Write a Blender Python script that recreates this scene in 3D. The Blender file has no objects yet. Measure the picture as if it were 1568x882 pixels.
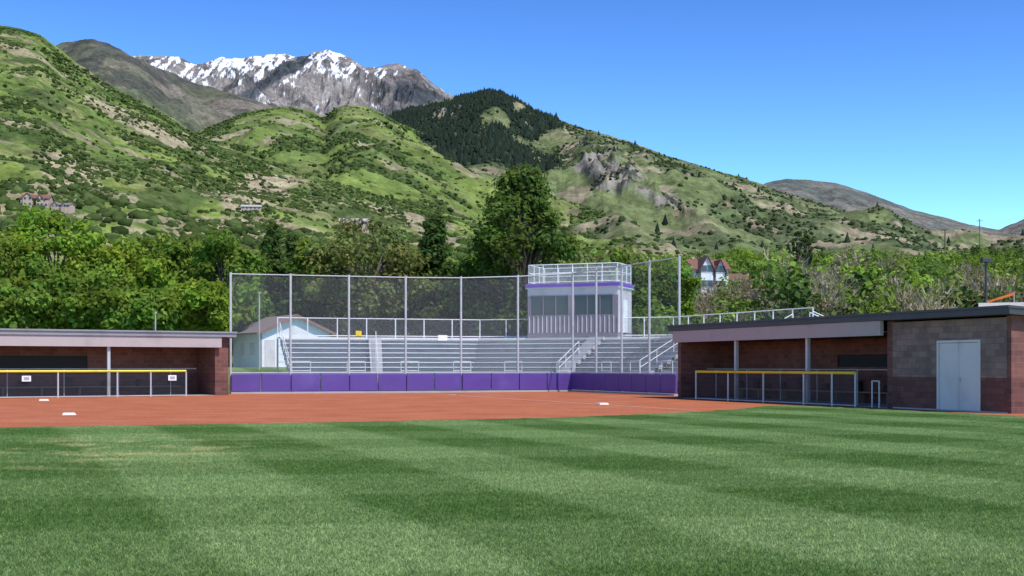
import bpy, math, random
import numpy as np
from mathutils import Vector, Matrix
from mathutils.geometry import tessellate_polygon
random.seed(7)
RNG=np.random.default_rng(11)
scene=bpy.context.scene
EYE=1.5; FOC=1960.0
# ------------------------------------------------------------------ noise
def _h(ix,iy,seed):
    n=(ix*374761393+iy*668265263+seed*1446651)&0xffffffff
    n=((n^(n>>13))*1274126177)&0xffffffff
    return (n^(n>>16)).astype(np.float64)/4294967296.0
def vnoise(x,y,seed=0):
    x=np.asarray(x,float);y=np.asarray(y,float)
    ix=np.floor(x).astype(np.int64);iy=np.floor(y).astype(np.int64)
    fx=x-ix;fy=y-iy
    fx=fx*fx*(3-2*fx);fy=fy*fy*(3-2*fy)
    a=_h(ix,iy,seed);b=_h(ix+1,iy,seed);c=_h(ix,iy+1,seed);d=_h(ix+1,iy+1,seed)
    return (a*(1-fx)+b*fx)*(1-fy)+(c*(1-fx)+d*fx)*fy
def fbm(x,y,o=5,seed=0,g=.5):
    s=0;a=1;t=0
    for i in range(o):
        s=s+a*vnoise(x*2**i+i*17.3,y*2**i+i*9.1,seed+i);t+=a;a*=g
    return s/t
def ridged(x,y,o=5,seed=0):
    s=0;a=1;t=0
    for i in range(o):
        n=vnoise(x*2**i+i*7.7,y*2**i+i*3.1,seed+i)
        s=s+a*(1-abs(2*n-1));t+=a;a*=.52
    return s/t
def ss(a,b,x):
    t=np.clip((x-a)/(b-a),0,1);return t*t*(3-2*t)
# ------------------------------------------------------------------ materials
def newmat(name):
    m=bpy.data.materials.new(name);m.use_nodes=True
    nt=m.node_tree
    for n in list(nt.nodes):nt.nodes.remove(n)
    out=nt.nodes.new('ShaderNodeOutputMaterial')
    return m,nt,out
def N(nt,t,**k):
    n=nt.nodes.new(t)
    for a,b in k.items():setattr(n,a,b)
    return n
def setv(n,**k):
    for a,b in k.items():n.inputs[a].default_value=b
def mathn(nt,op,a,b=None,c=None,clamp=False):
    n=N(nt,'ShaderNodeMath',operation=op,use_clamp=clamp)
    for i,x in enumerate((a,b,c)):
        if x is None:continue
        if isinstance(x,(int,float)):n.inputs[i].default_value=x
        else:nt.links.new(x,n.inputs[i])
    return n.outputs[0]
def mixc(nt,fac,a,b,blend='MIX'):
    n=N(nt,'ShaderNodeMix',data_type='RGBA',blend_type=blend)
    for s,x in ((n.inputs[0],fac),(n.inputs[6],a),(n.inputs[7],b)):
        if isinstance(x,(int,float)):s.default_value=x
        elif isinstance(x,tuple):s.default_value=(*x[:3],1)
        else:nt.links.new(x,s)
    return n.outputs[2]
def noise(nt,vec,scale,detail=4,rough=.6):
    n=N(nt,'ShaderNodeTexNoise');setv(n,Scale=scale,Detail=detail,Roughness=rough)
    if vec is not None:nt.links.new(vec,n.inputs['Vector'])
    return n.outputs['Fac']
def ramp(nt,f,lo,hi):
    n=N(nt,'ShaderNodeMapRange');n.interpolation_type='SMOOTHSTEP'
    setv(n,**{'From Min':lo,'From Max':hi})
    nt.links.new(f,n.inputs['Value']);return n.outputs['Result']
def bump(nt,h,strength,dist):
    b=N(nt,'ShaderNodeBump');setv(b,Strength=strength,Distance=dist)
    nt.links.new(h,b.inputs['Height']);return b.outputs[0]
def pos(nt):return N(nt,'ShaderNodeNewGeometry').outputs['Position']
def mat(name,col,rough=.7,var=.15,scale=3,metal=0,bmp=.1,dirt=None):
    m,nt,out=newmat(name)
    p=N(nt,'ShaderNodeBsdfPrincipled');setv(p,Roughness=rough,Metallic=metal)
    P=pos(nt)
    f=noise(nt,P,scale,6,.65)
    c=mixc(nt,f,tuple(x*(1-var) for x in col),tuple(min(1,x*(1+var)) for x in col))
    f2=noise(nt,P,scale*.3,3)
    c=mixc(nt,ramp(nt,f2,.5,.75),c,dirt or tuple(x*.8 for x in col))
    nt.links.new(c,p.inputs['Base Color'])
    if bmp:nt.links.new(bump(nt,noise(nt,P,scale*12,3),bmp,.02),p.inputs['Normal'])
    nt.links.new(p.outputs[0],out.inputs[0]);return m
def blockmat(name,top,low,split,mortar,bw=.4,bh=.2):
    m,nt,out=newmat(name)
    p=N(nt,'ShaderNodeBsdfPrincipled');setv(p,Roughness=.9)
    tc=N(nt,'ShaderNodeTexCoord').outputs['Object']
    s=N(nt,'ShaderNodeSeparateXYZ');nt.links.new(tc,s.inputs[0])
    u=mathn(nt,'ADD',s.outputs[0],s.outputs[1])
    cb=N(nt,'ShaderNodeCombineXYZ');nt.links.new(u,cb.inputs[0]);nt.links.new(s.outputs[2],cb.inputs[1])
    b=N(nt,'ShaderNodeTexBrick');b.offset=.5
    setv(b,Scale=1.0,**{'Mortar Size':.009,'Brick Width':bw,'Row Height':bh,'Bias':0.0})
    b.inputs['Color1'].default_value=(.75,.75,.75,1);b.inputs['Color2'].default_value=(1.2,1.15,1.12,1);b.inputs['Mortar'].default_value=(mortar,)*3+(1,)
    nt.links.new(cb.outputs[0],b.inputs['Vector'])
    k=mathn(nt,'GREATER_THAN',s.outputs[2],split)
    base=mixc(nt,k,low,top)
    c=mixc(nt,1.0,base,b.outputs['Color'],'MULTIPLY')
    f=noise(nt,tc,1.2,6,.7)
    c=mixc(nt,1.0,c,mixc(nt,ramp(nt,f,.35,.75),(1.1,)*3,(.72,)*3),'MULTIPLY')
    nt.links.new(c,p.inputs['Base Color'])
    nt.links.new(bump(nt,noise(nt,tc,40,3),.3,.02),p.inputs['Normal'])
    nt.links.new(p.outputs[0],out.inputs[0]);return m
def leafmat(name,trans=.3):
    m,nt,out=newmat(name)
    a=N(nt,'ShaderNodeAttribute',attribute_name='col')
    d=N(nt,'ShaderNodeBsdfDiffuse');t=N(nt,'ShaderNodeBsdfTranslucent')
    f=noise(nt,pos(nt),3,3)
    c=mixc(nt,1.0,a.outputs['Color'],mixc(nt,f,(.65,.65,.65),(1.35,1.35,1.35)),'MULTIPLY')
    nt.links.new(c,d.inputs[0])
    nt.links.new(mixc(nt,1.0,c,(1.7,1.8,.8),'MULTIPLY'),t.inputs[0])
    mx=N(nt,'ShaderNodeMixShader');mx.inputs[0].default_value=trans
    nt.links.new(d.outputs[0],mx.inputs[1]);nt.links.new(t.outputs[0],mx.inputs[2])
    nt.links.new(mx.outputs[0],out.inputs[0]);return m
def hillmat(name,s1,s2,amp,bm):
    m,nt,out=newmat(name)
    a=N(nt,'ShaderNodeAttribute',attribute_name='col')
    p=N(nt,'ShaderNodeBsdfPrincipled');setv(p,Roughness=1.0);p.inputs['Specular IOR Level'].default_value=.05
    P=pos(nt)
    f=noise(nt,P,s1,5,.7);g=noise(nt,P,s2,3,.7)
    c=mixc(nt,1.0,a.outputs['Color'],mixc(nt,ramp(nt,f,.35,.65),(1-amp,)*3,(1+amp,)*3),'MULTIPLY')
    c=mixc(nt,1.0,c,mixc(nt,ramp(nt,g,.3,.7),(1-amp*.8,)*3,(1+amp*.8,)*3),'MULTIPLY')
    nt.links.new(c,p.inputs['Base Color'])
    nt.links.new(bump(nt,f,.8,bm),p.inputs['Normal'])
    nt.links.new(p.outputs[0],out.inputs[0]);return m
def chainmat(name,col,cell=.07,w=.1):
    m,nt,out=newmat(name)
    uv=N(nt,'ShaderNodeUVMap').outputs[0]
    s=N(nt,'ShaderNodeSeparateXYZ');nt.links.new(uv,s.inputs[0])
    a=mathn(nt,'DIVIDE',mathn(nt,'ADD',s.outputs[0],s.outputs[1]),cell)
    b=mathn(nt,'DIVIDE',mathn(nt,'SUBTRACT',s.outputs[0],s.outputs[1]),cell)
    fa=mathn(nt,'LESS_THAN',mathn(nt,'FRACT',a),w);fb=mathn(nt,'LESS_THAN',mathn(nt,'FRACT',b),w)
    k=mathn(nt,'MAXIMUM',fa,fb)
    t=N(nt,'ShaderNodeBsdfTransparent')
    p=N(nt,'ShaderNodeBsdfPrincipled');setv(p,Roughness=.5,Metallic=.2);p.inputs['Base Color'].default_value=(*col,1)
    mx=N(nt,'ShaderNodeMixShader');nt.links.new(k,mx.inputs[0]);nt.links.new(t.outputs[0],mx.inputs[1]);nt.links.new(p.outputs[0],mx.inputs[2])
    nt.links.new(mx.outputs[0],out.inputs[0]);return m
def grass_color(nt):
    P=pos(nt)
    def dot(v):
        n=N(nt,'ShaderNodeVectorMath',operation='DOT_PRODUCT');nt.links.new(P,n.inputs[0]);n.inputs[1].default_value=v;return n.outputs['Value']
    wob=mathn(nt,'MULTIPLY',noise(nt,P,.5,4,.7),.45)
    def stripe(v,per,ph):
        s=mathn(nt,'SINE',mathn(nt,'MULTIPLY_ADD',mathn(nt,'ADD',dot(v),wob),2*math.pi/per,ph))
        return mathn(nt,'MULTIPLY_ADD',s,2.2,.5,clamp=True)
    s1=stripe((.924,.383,0),4.2,3.4);s2=stripe((-.16,.987,0),5.6,1.9)
    f=mathn(nt,'MULTIPLY_ADD',s1,.48,mathn(nt,'MULTIPLY_ADD',s2,.30,.11))
    f=mathn(nt,'ADD',f,mathn(nt,'MULTIPLY_ADD',noise(nt,P,1.3,6,.75),1.0,-.5),clamp=True)
    c=mixc(nt,f,(.070,.132,.030),(.190,.262,.100))
    fine=noise(nt,P,22,4,.8)
    c=mixc(nt,1.0,c,mixc(nt,ramp(nt,fine,.3,.7),(.66,.68,.64),(1.32,1.3,1.36)),'MULTIPLY')
    mid=noise(nt,P,5,4,.75)
    c=mixc(nt,1.0,c,mixc(nt,ramp(nt,mid,.3,.7),(.84,.86,.82),(1.16,1.13,1.18)),'MULTIPLY')
    d=N(nt,'ShaderNodeVectorMath',operation='DISTANCE')
    mp=N(nt,'ShaderNodeMapping');nt.links.new(P,mp.inputs[0]);mp.inputs['Scale'].default_value=(1,.62,0)
    nt.links.new(mp.outputs[0],d.inputs[0]);d.inputs[1].default_value=(-6.9,14.2,0)
    near=ramp(nt,d.outputs['Value'],4.6,.2)
    mp2=N(nt,'ShaderNodeMapping');nt.links.new(P,mp2.inputs[0]);mp2.inputs['Scale'].default_value=(.75,.95,1)
    n=noise(nt,mp2.outputs[0],1.1,5,.65)
    k=mathn(nt,'MULTIPLY',near,ramp(nt,n,.50,.60),clamp=True)
    c=mixc(nt,mathn(nt,'MULTIPLY',k,.85),c,(.36,.33,.15))
    return c,P,fine
def make_grass(name,blade=False):
    m,nt,out=newmat(name)
    c,P,fine=grass_color(nt)
    if blade:
        g=N(nt,'ShaderNodeAttribute',attribute_name='tint')
        c=mixc(nt,1.0,c,mixc(nt,g.outputs['Fac'],(.8,.85,.7),(2.3,2.2,2.2)),'MULTIPLY')
        d=N(nt,'ShaderNodeBsdfDiffuse');t=N(nt,'ShaderNodeBsdfTranslucent')
        nt.links.new(c,d.inputs[0]);nt.links.new(c,t.inputs[0])
        mx=N(nt,'ShaderNodeMixShader');mx.inputs[0].default_value=.35
        nt.links.new(d.outputs[0],mx.inputs[1]);nt.links.new(t.outputs[0],mx.inputs[2]);nt.links.new(mx.outputs[0],out.inputs[0]);return m
    s=N(nt,'ShaderNodeSeparateXYZ');nt.links.new(P,s.inputs[0])
    far=ramp(nt,s.outputs[1],96,115)
    sc=mixc(nt,ramp(nt,noise(nt,P,.03,6,.7),.42,.6),(.08,.12,.035),(.2,.17,.10))
    c=mixc(nt,far,c,sc)
    p=N(nt,'ShaderNodeBsdfPrincipled');setv(p,Roughness=.95);p.inputs['Specular IOR Level'].default_value=.1
    nt.links.new(c,p.inputs['Base Color'])
    nt.links.new(bump(nt,fine,.8,.03),p.inputs['Normal'])
    nt.links.new(p.outputs[0],out.inputs[0]);return m
def dirtmat():
    m,nt,out=newmat('infield_clay')
    P=pos(nt)
    f=noise(nt,P,.5,6,.65);g=noise(nt,P,9,5,.75)
    c=mixc(nt,ramp(nt,f,.3,.7),(.35,.100,.042),(.44,.145,.066))
    c=mixc(nt,1.0,c,mixc(nt,ramp(nt,g,.3,.7),(.72,)*3,(1.22,)*3),'MULTIPLY')
    mp=N(nt,'ShaderNodeMapping');nt.links.new(P,mp.inputs[0]);mp.inputs['Rotation'].default_value=(0,0,.5);mp.inputs['Scale'].default_value=(.25,2.2,1)
    c=mixc(nt,mathn(nt,'MULTIPLY',ramp(nt,noise(nt,mp.outputs[0],1.2,4),.52,.68),.8),c,(.47,.20,.115))
    p=N(nt,'ShaderNodeBsdfPrincipled');setv(p,Roughness=.95);nt.links.new(c,p.inputs['Base Color'])
    p.inputs['Specular IOR Level'].default_value=.15
    nt.links.new(bump(nt,g,.5,.03),p.inputs['Normal'])
    nt.links.new(p.outputs[0],out.inputs[0]);return m

M_grass=make_grass('grass_turf');M_blade=make_grass('grass_blade',True)
M_dirt=dirtmat()
M_chalk=mat('chalk',(.62,.5,.45),.9,.2,6)
M_base=mat('base_rubber',(.72,.55,.45),.6,.1,5)
M_alu=mat('aluminium',(.72,.70,.68),.5,.12,2,.0,.05)
M_galv=mat('galvanised_steel',(.42,.41,.40),.5,.12,4,.1,.05)
M_post=mat('fence_post_steel',(.50,.49,.48),.5,.1,4,.1,.05)
M_riser=mat('riser_steel',(.42,.41,.40),.6,.12,3,.0,.05)
M_white=mat('white_paint',(.78,.78,.77),.5,.05,3,0,.05)
M_door=mat('door_paint',(.66,.60,.58),.55,.06,2,0,.05)
M_yellow=mat('yellow_cap',(.80,.58,.02),.5,.05,3,0,.03)
M_purple=mat('purple_vinyl',(.100,.048,.25),.45,.2,1.2,0,.15,dirt=(.13,.08,.29))
M_purplet=mat('purple_trim',(.17,.07,.40),.5,.08,2,0,.05)
M_conc=mat('concrete',(.40,.37,.35),.9,.15,2,0,.2)
M_roofdark=mat('roof_metal_dark',(.055,.054,.055),.5,.1,2,.2,.05)
M_roofgrey=mat('roof_metal_grey',(.26,.25,.255),.5,.1,2,.1,.05)
M_header=mat('header_panel',(.42,.345,.32),.7,.06,2,0,.05)
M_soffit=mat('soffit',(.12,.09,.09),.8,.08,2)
M_glass=mat('window_glass',(.035,.045,.06),.12,.3,.6,0,0)
M_siding=mat('ribbed_siding',(.24,.21,.235),.5,.06,2,.1,.04)
M_sidwhite=mat('siding_light',(.58,.56,.57),.5,.05,2,0,.04)
M_shingle=mat('shingles',(.20,.165,.16),.9,.25,8,0,.4)
M_red=mat('red_tile',(.20,.085,.065),.8,.25,3,0,.3)
M_stucco=mat('stucco',(.46,.34,.26),.9,.1,2)
M_brickh=mat('house_brick',(.24,.12,.09),.9,.15,2)
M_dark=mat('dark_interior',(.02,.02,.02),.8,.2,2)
M_paper=mat('paper_sign',(.8,.8,.8),.7,.02,2,0,0)
M_orange=mat('orange_tarp',(.75,.13,.02),.7,.1,4)
M_bark=mat('bark',(.14,.11,.09),.95,.3,5,0,.5)
M_wood=mat('bench_wood',(.28,.20,.13),.8,.2,5)
M_block=blockmat('concrete_block',(.25,.165,.135),(.15,.060,.046),1.12,.7)
M_brick=blockmat('brick_wall',(.17,.072,.055),(.14,.056,.045),1.12,1.4,.4,.2)
M_leaf=leafmat('leaves',.4);M_leafd=leafmat('distant_leaves',.25)
M_hn=hillmat('hill_ground_near',.05,.25,.32,3);M_hm=hillmat('hill_ground_mid',.02,.1,.30,7)
M_hf=hillmat('mountain_rock',.012,.05,.28,22)
M_chain=chainmat('chain_link',(.25,.25,.255),.07,.075)
M_chaind=chainmat('chain_link_black',(.035,.035,.04),.06,.2)

# ------------------------------------------------------------------ mesh helpers
def link(o,parent=None):
    scene.collection.objects.link(o)
    if parent:o.parent=parent
    return o
def empty(name,loc=(0,0,0),rot=0):
    o=bpy.data.objects.new(name,None);o.location=loc;o.rotation_euler=(0,0,rot);o.empty_display_size=.3
    return link(o)
class MB:
    def __init__(s):s.v=[];s.f=[];s.m=[]
    def box8(s,p,mi=0):
        b=len(s.v);s.v+= [tuple(q) for q in p]
        for f in((0,3,2,1),(4,5,6,7),(0,1,5,4),(1,2,6,5),(2,3,7,6),(3,0,4,7)):
            s.f.append(tuple(b+i for i in f));s.m.append(mi)
    def box(s,x0,x1,y0,y1,z0,z1,mi=0):
        s.box8([(x0,y0,z0),(x1,y0,z0),(x1,y1,z0),(x0,y1,z0),(x0,y0,z1),(x1,y0,z1),(x1,y1,z1),(x0,y1,z1)],mi)
    def tube(s,p,q,r,mi=0,n=7,r2=None):
        p=Vector(p);q=Vector(q);d=(q-p).normalized();r2=r if r2 is None else r2
        x=d.orthogonal().normalized();y=d.cross(x);b=len(s.v)
        for c,rr in((p,r),(q,r2)):
            for i in range(n):
                a=2*math.pi*i/n;s.v.append(tuple(c+x*math.cos(a)*rr+y*math.sin(a)*rr))
        for i in range(n):
            j=(i+1)%n;s.f.append((b+i,b+j,b+n+j,b+n+i));s.m.append(mi)
        s.f.append(tuple(b+n-1-i for i in range(n)));s.m.append(mi)
        s.f.append(tuple(b+n+i for i in range(n)));s.m.append(mi)
    def poly(s,pts,mi=0):
        b=len(s.v);s.v+=[tuple(p) for p in pts];s.f.append(tuple(range(b,b+len(pts))));s.m.append(mi)
    def build(s,name,mats,parent=None,bevel=0):
        me=bpy.data.meshes.new(name);me.from_pydata(s.v,[],s.f)
        for m in mats:me.materials.append(m)
        me.polygons.foreach_set('material_index',s.m);me.update()
        o=bpy.data.objects.new(name,me);link(o,parent)
        if bevel:
            md=o.modifiers.new('bevel','BEVEL');md.width=bevel;md.segments=2;md.limit_method='ANGLE'
        return o
def mesh_np(name,V,F,mats,parent=None,col=None,mi=None,smooth=False,tint=None):
    me=bpy.data.meshes.new(name)
    V=np.asarray(V,np.float32);F=np.asarray(F,np.int32);k=F.shape[1]
    me.vertices.add(len(V));me.vertices.foreach_set('co',V.ravel())
    me.loops.add(F.size);me.loops.foreach_set('vertex_index',F.ravel())
    me.polygons.add(len(F));me.polygons.foreach_set('loop_start',np.arange(0,F.size,k,dtype=np.int32))
    me.polygons.foreach_set('loop_total',np.full(len(F),k,np.int32))
    for m in mats:me.materials.append(m)
    if mi is not None:me.polygons.foreach_set('material_index',np.asarray(mi,np.int32))
    if smooth:me.polygons.foreach_set('use_smooth',np.ones(len(F),bool))
    if col is not None:
        a=me.attributes.new('col','FLOAT_COLOR','POINT')
        a.data.foreach_set('color',np.concatenate([col,np.ones((len(V),1))],1).astype(np.float32).ravel())
    if tint is not None:
        a=me.attributes.new('tint','FLOAT','POINT');a.data.foreach_set('value',np.asarray(tint,np.float32))
    me.update(calc_edges=True)
    o=bpy.data.objects.new(name,me);return link(o,parent)
def mesh_panel(name,pts,z0,z1,m,parent):
    """vertical chain link sheet following a polyline, uv in metres"""
    v=[];f=[];uv=[];s=0
    zz=lambda z,i:z[i] if isinstance(z,(list,tuple)) else z
    for i in range(len(pts)-1):
        p=pts[i];q=pts[i+1];L=math.dist(p,q);b=len(v)
        v+=[(p[0],p[1],zz(z0,i)),(q[0],q[1],zz(z0,i+1)),(q[0],q[1],zz(z1,i+1)),(p[0],p[1],zz(z1,i))]
        f.append((b,b+1,b+2,b+3));uv+=[(s,zz(z0,i)),(s+L,zz(z0,i+1)),(s+L,zz(z1,i+1)),(s,zz(z1,i))];s+=L
    me=bpy.data.meshes.new(name);me.from_pydata(v,[],f);me.materials.append(m)
    l=me.uv_layers.new(name='uv')
    for i,u in enumerate(uv):l.data[i].uv=u
    return link(bpy.data.objects.new(name,me),parent)
def flat(name,pts,z,m):
    pts=[(x,y,z) for x,y in pts]
    tr=tessellate_polygon([[Vector(p) for p in pts]])
    me=bpy.data.meshes.new(name);me.from_pydata(pts,[],[tuple(t) for t in tr]);me.materials.append(m);me.update()
    if me.polygons[0].normal.z<0:me.flip_normals()
    return link(bpy.data.objects.new(name,me))
def poly_off(pts,d):
    """offset to the left of travel direction, mitred"""
    out=[]
    n=[]
    for i in range(len(pts)-1):
        dx=pts[i+1][0]-pts[i][0];dy=pts[i+1][1]-pts[i][1];L=math.hypot(dx,dy);n.append((-dy/L,dx/L))
    for i,p in enumerate(pts):
        if i==0:m=n[0];k=1
        elif i==len(pts)-1:m=n[-1];k=1
        else:
            a=n[i-1];b=n[i];mx=a[0]+b[0];my=a[1]+b[1];L=math.hypot(mx,my);m=(mx/L,my/L);k=1/max(.3,m[0]*a[0]+m[1]*a[1])
        out.append((p[0]+m[0]*d*k,p[1]+m[1]*d*k))
    return out
def strip(mb,pts,d0,d1,z0,z1,mi=0):
    A=poly_off(pts,d0);B=poly_off(pts,d1)
    for i in range(len(pts)-1):
        mb.box8([(*A[i],z0),(*A[i+1],z0),(*B[i+1],z0),(*B[i],z0),(*A[i],z1),(*A[i+1],z1),(*B[i+1],z1),(*B[i],z1)],mi)
def along(pts,step):
    out=[pts[0]]
    for i in range(len(pts)-1):
        p=pts[i];q=pts[i+1];n=max(1,round(math.dist(p,q)/step))
        for k in range(1,n+1):out.append((p[0]+(q[0]-p[0])*k/n,p[1]+(q[1]-p[1])*k/n))
    return out

# ------------------------------------------------------------------ ground
def gz(X,Y):
    X=np.asarray(X,float);Y=np.asarray(Y,float)
    base=1.4*ss(76,89,Y)
    r=.088*(np.clip(Y,100,1000)-100)*(.85+.15*ss(-200,200,X))
    und=(fbm(X/60,Y/60,3,5)-.5)*6*ss(110,260,Y)
    return base+r+und
ys=np.concatenate([np.arange(-60,76,8),np.arange(76,100,1.5),np.arange(100,300,6),np.arange(300,1050,15),np.array([1100,1500,3000,6000,12000])]).astype(float)
xs=np.concatenate([[-9000,-4000,-2000,-1200],np.arange(-800,801,12),[1200,2000,4000,9000]]).astype(float)
Xg,Yg=np.meshgrid(xs,ys);Zg=gz(Xg,Yg)
V=np.stack([Xg,Yg,Zg],-1).reshape(-1,3)
nx=len(xs);ny=len(ys)
I,J=np.meshgrid(np.arange(nx-1),np.arange(ny-1));b=(J*nx+I).ravel()
mesh_np('ground',V,np.stack([b,b+1,b+nx+1,b+nx],1),[M_grass],smooth=True)
dirt=[(-34,33),(-25,31.8),(-19,31.0),(-15,30.8),(-12.4,31.0),(-10,31.8),(-8.1,32.6),(-5.6,33.5),(-3.2,34.5),(-1,35.5),(1.24,36.8),(3,38.3),(4.4,39.7),(5.6,41),(6.7,42.4),(7.7,44),(8.6,45.8),(9.4,47.6),(10.2,48.1),(11.2,46.9),(12.4,44.4),(13.5,41.7),(14.6,38.8),(15.6,36),(17.5,31),(20,31),(17.5,38),(11,58),(9.6,63.7),(3.8,75.2),(-2.9,72.3),(-15.2,68.6),(-16,67),(-28,60),(-40,52)]
# slightly ragged turf edge
fine=[];E0=dirt[:25]
for a,b_ in zip(E0[:-1],E0[1:]):
    n=max(2,int(math.dist(a,b_)/.35))
    for k in range(n):
        t=k/n;x=a[0]+(b_[0]-a[0])*t;y=a[1]+(b_[1]-a[1])*t
        fine.append((x+random.uniform(-.05,.05),y+random.uniform(-.10,.10)+.25*(float(vnoise(x*.6,y*.6,3))-.5)))
flat('infield_dirt',fine+dirt[24:],.006,M_dirt)
U=(.383,-.924)
def line(p,d,L,w,name):
    nxn=(-d[1]*w/2,d[0]*w/2)
    flat(name,[(p[0]+nxn[0],p[1]+nxn[1]),(p[0]+d[0]*L+nxn[0],p[1]+d[1]*L+nxn[1]),(p[0]+d[0]*L-nxn[0],p[1]+d[1]*L-nxn[1]),(p[0]-nxn[0],p[1]-nxn[1])],.011,M_chalk)
line((-2.6,63.9),U,23,.09,'chalk_line')
for i,(x,y) in enumerate([(3.45,49),(-13.4,38.7),(-19.9,54.4)]):
    mb=MB();w=.21;h=.075
    mb.box8([(-w,-w,0),(w,-w,0),(w,w,0),(-w,w,0),(-w*.8,-w*.8,h),(w*.8,-w*.8,h),(w*.8,w*.8,h),(-w*.8,w*.8,h)])
    o=mb.build('softball_base',[M_base],bevel=.015);o.location=(x,y,.008);o.rotation_euler=(0,0,-1.18)
mb=MB();mb.poly([(-.22,-.2,.0),(.22,-.2,.0),(.22,.05,0),(0,.25,0),(-.22,.05,0)]);o=mb.build('home_plate',[M_paper]);o.location=(-3,64.7,.03);o.rotation_euler=(0,0,-.38)

# grass blades in half-metre patches, everywhere the turf is (up to the clay edge)
n=900
bx=RNG.uniform(-.27,.27,n);by=RNG.uniform(-.27,.27,n);ht=RNG.uniform(.012,.034,n);an=RNG.uniform(0,6.28,n);w=RNG.uniform(.003,.006,n)
lx=RNG.normal(0,.014,n);ly=RNG.normal(0,.014,n)
V=np.zeros((n,3,3));V[:,0]=np.stack([bx-np.cos(an)*w,by-np.sin(an)*w,0*bx],1);V[:,1]=np.stack([bx+np.cos(an)*w,by+np.sin(an)*w,0*bx],1);V[:,2]=np.stack([bx+lx,by+ly,ht],1)
ti=np.repeat(RNG.random(n),3);ti[2::3]=np.clip(ti[2::3]+.3,0,1)
ex=np.array([p[0] for p in dirt[:25]]);ey=np.array([p[1] for p in dirt[:25]])
fv=[];ff=[]
for j in range(15,98):
    for i in range(-60,61):
        x,y=i*.5,j*.5
        if abs(x)>.43*y+2:continue
        if y>np.interp(x,ex,ey)-.3:continue
        r=random.choice([0,1,2,3])*math.pi/2+.785;b0=len(fv);s=.7071*.5
        for k in range(4):fv.append((x+s*math.cos(r+k*math.pi/2),y+s*math.sin(r+k*math.pi/2),.001))
        ff.append((b0,b0+1,b0+2,b0+3))
me=bpy.data.meshes.new('outfield_grass');me.from_pydata(fv,[],ff);og=link(bpy.data.objects.new('outfield_grass',me))
og.instance_type='FACES';og.show_instancer_for_render=False;og.show_instancer_for_viewport=False
mesh_np('grass_patch',V.reshape(-1,3),np.arange(3*n).reshape(-1,3),[M_blade],parent=og,tint=ti)

# ------------------------------------------------------------------ dugouts
def dugout(loc,rot,s_open0,s_open1,s_end,posts,win,roofmat,ztop,ends):
    """local frame: x along the front, y = back, z up"""
    d=empty('dugout',loc,rot)
    D=3.1
    lo,hi=min(s_open0,s_end),max(s_open1,s_end)
    mb=MB()
    zt=ztop-.3
    w0,w1,wz0,wz1=win
    mb.box(lo,hi,D-.2,D,0,wz0,0);mb.box(lo,hi,D-.2,D,wz1,zt-.12,0)
    mb.box(lo,w0,D-.2,D,wz0,wz1,0);mb.box(w1,hi,D-.2,D,wz0,wz1,0)
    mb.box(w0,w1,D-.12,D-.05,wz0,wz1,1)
    for a,bq in ends:mb.box(a,bq,0.0,D-.203,0,zt-.003,0)
    mb.build('walls',[M_brick,M_dark],d)
    mb=MB();mb.box(s_open0,s_open1,.05,D-.2,-.02,.02);mb.build('floor',[M_conc],d)
    mb=MB();mb.box(s_open0+.02,s_open1+(0 if s_end>0 else .25),-.3,-.16,zt-.50,zt+.02,0);mb.build('header',[M_header],d)
    mb=MB();x0,x1=lo-.3,hi+.3;y0,y1=-.36,D+.5;th=.27
    mb.box8([(x0,y0,ztop-th),(x1,y0,ztop-th),(x1,y1,ztop-th-.22),(x0,y1,ztop-th-.22),(x0,y0,ztop-.08),(x1,y0,ztop-.08),(x1,y1,ztop-.30),(x0,y1,ztop-.30)],0)
    mb.box8([(x0-.03,y0-.06,ztop-.078),(x1+.03,y0-.06,ztop-.078),(x1+.03,y1,ztop-.298),(x0-.03,y1,ztop-.298),(x0-.03,y0-.06,ztop),(x1+.03,y0-.06,ztop),(x1+.03,y1,ztop-.22),(x0-.03,y1,ztop-.22)],1)
    mb.build('roof',[roofmat[0],roofmat[1]],d)
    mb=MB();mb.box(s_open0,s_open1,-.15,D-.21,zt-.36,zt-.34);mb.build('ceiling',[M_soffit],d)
    mb=MB()
    for s in posts:mb.box(s-.07,s+.07,-.14,-.01,0,zt-.365)
    mb.build('posts',[M_post],d)
    mb=MB();mb.box(s_open0+1,s_open1-1,D-.75,D-.35,.42,.47)
    s=s_open0+1.2
    while s<s_open1-1:
        mb.box(s,s+.06,D-.7,D-.4,0.02,.419);s+=1.8
    mb.build('bench',[M_wood],d)
    mb=MB();mb.tube((s_open0+.6,1.2,1.35),(s_open1-.6,1.2,1.35),.022)
    s=s_open0+1.4
    while s<s_open1-.6:
        mb.tube((s,1.2,0),(s,1.2,1.35),.025);s+=2.6
    mb.build('rack',[M_galv],d)
    mb=MB();rr=random.Random(3)
    s=s_open0+.8
    while s<s_open1-.8:
        h=rr.uniform(.25,.6);mb.box(s,s+rr.uniform(.2,.45),D-.42,D-.23,.47,.47+h);s+=rr.uniform(.7,2.4)
    mb.build('gear_bags',[M_dark],d,bevel=.06)
    mb=MB()
    s=s_open0+1.5
    while s<s_open1-1:
        mb.box(s,s+.08,-.05,D-.25,zt-.50,zt-.37);s+=1.9
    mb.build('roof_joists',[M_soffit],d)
    return d,zt,D
aR=math.atan2(-.9285,.371)
dr,zt,D=dugout((7.7,59.4,0),aR,0,15.1,21.1,[5.2,10.4],(8.2,13.6,1.45,1.95),(M_roofdark,M_roofdark),3.37,[(0,.3),(15.1,15.4),(20.9,21.1)])
mb=MB()
mb.box(15.4,17.7,0,.2,0,zt-.05,0);mb.box(19.75,20.9,0,.2,0,zt-.05,0);mb.box(17.7,19.75,0,.2,2.34,zt-.05,0)
mb.build('block_wall',[M_block],dr)
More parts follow.
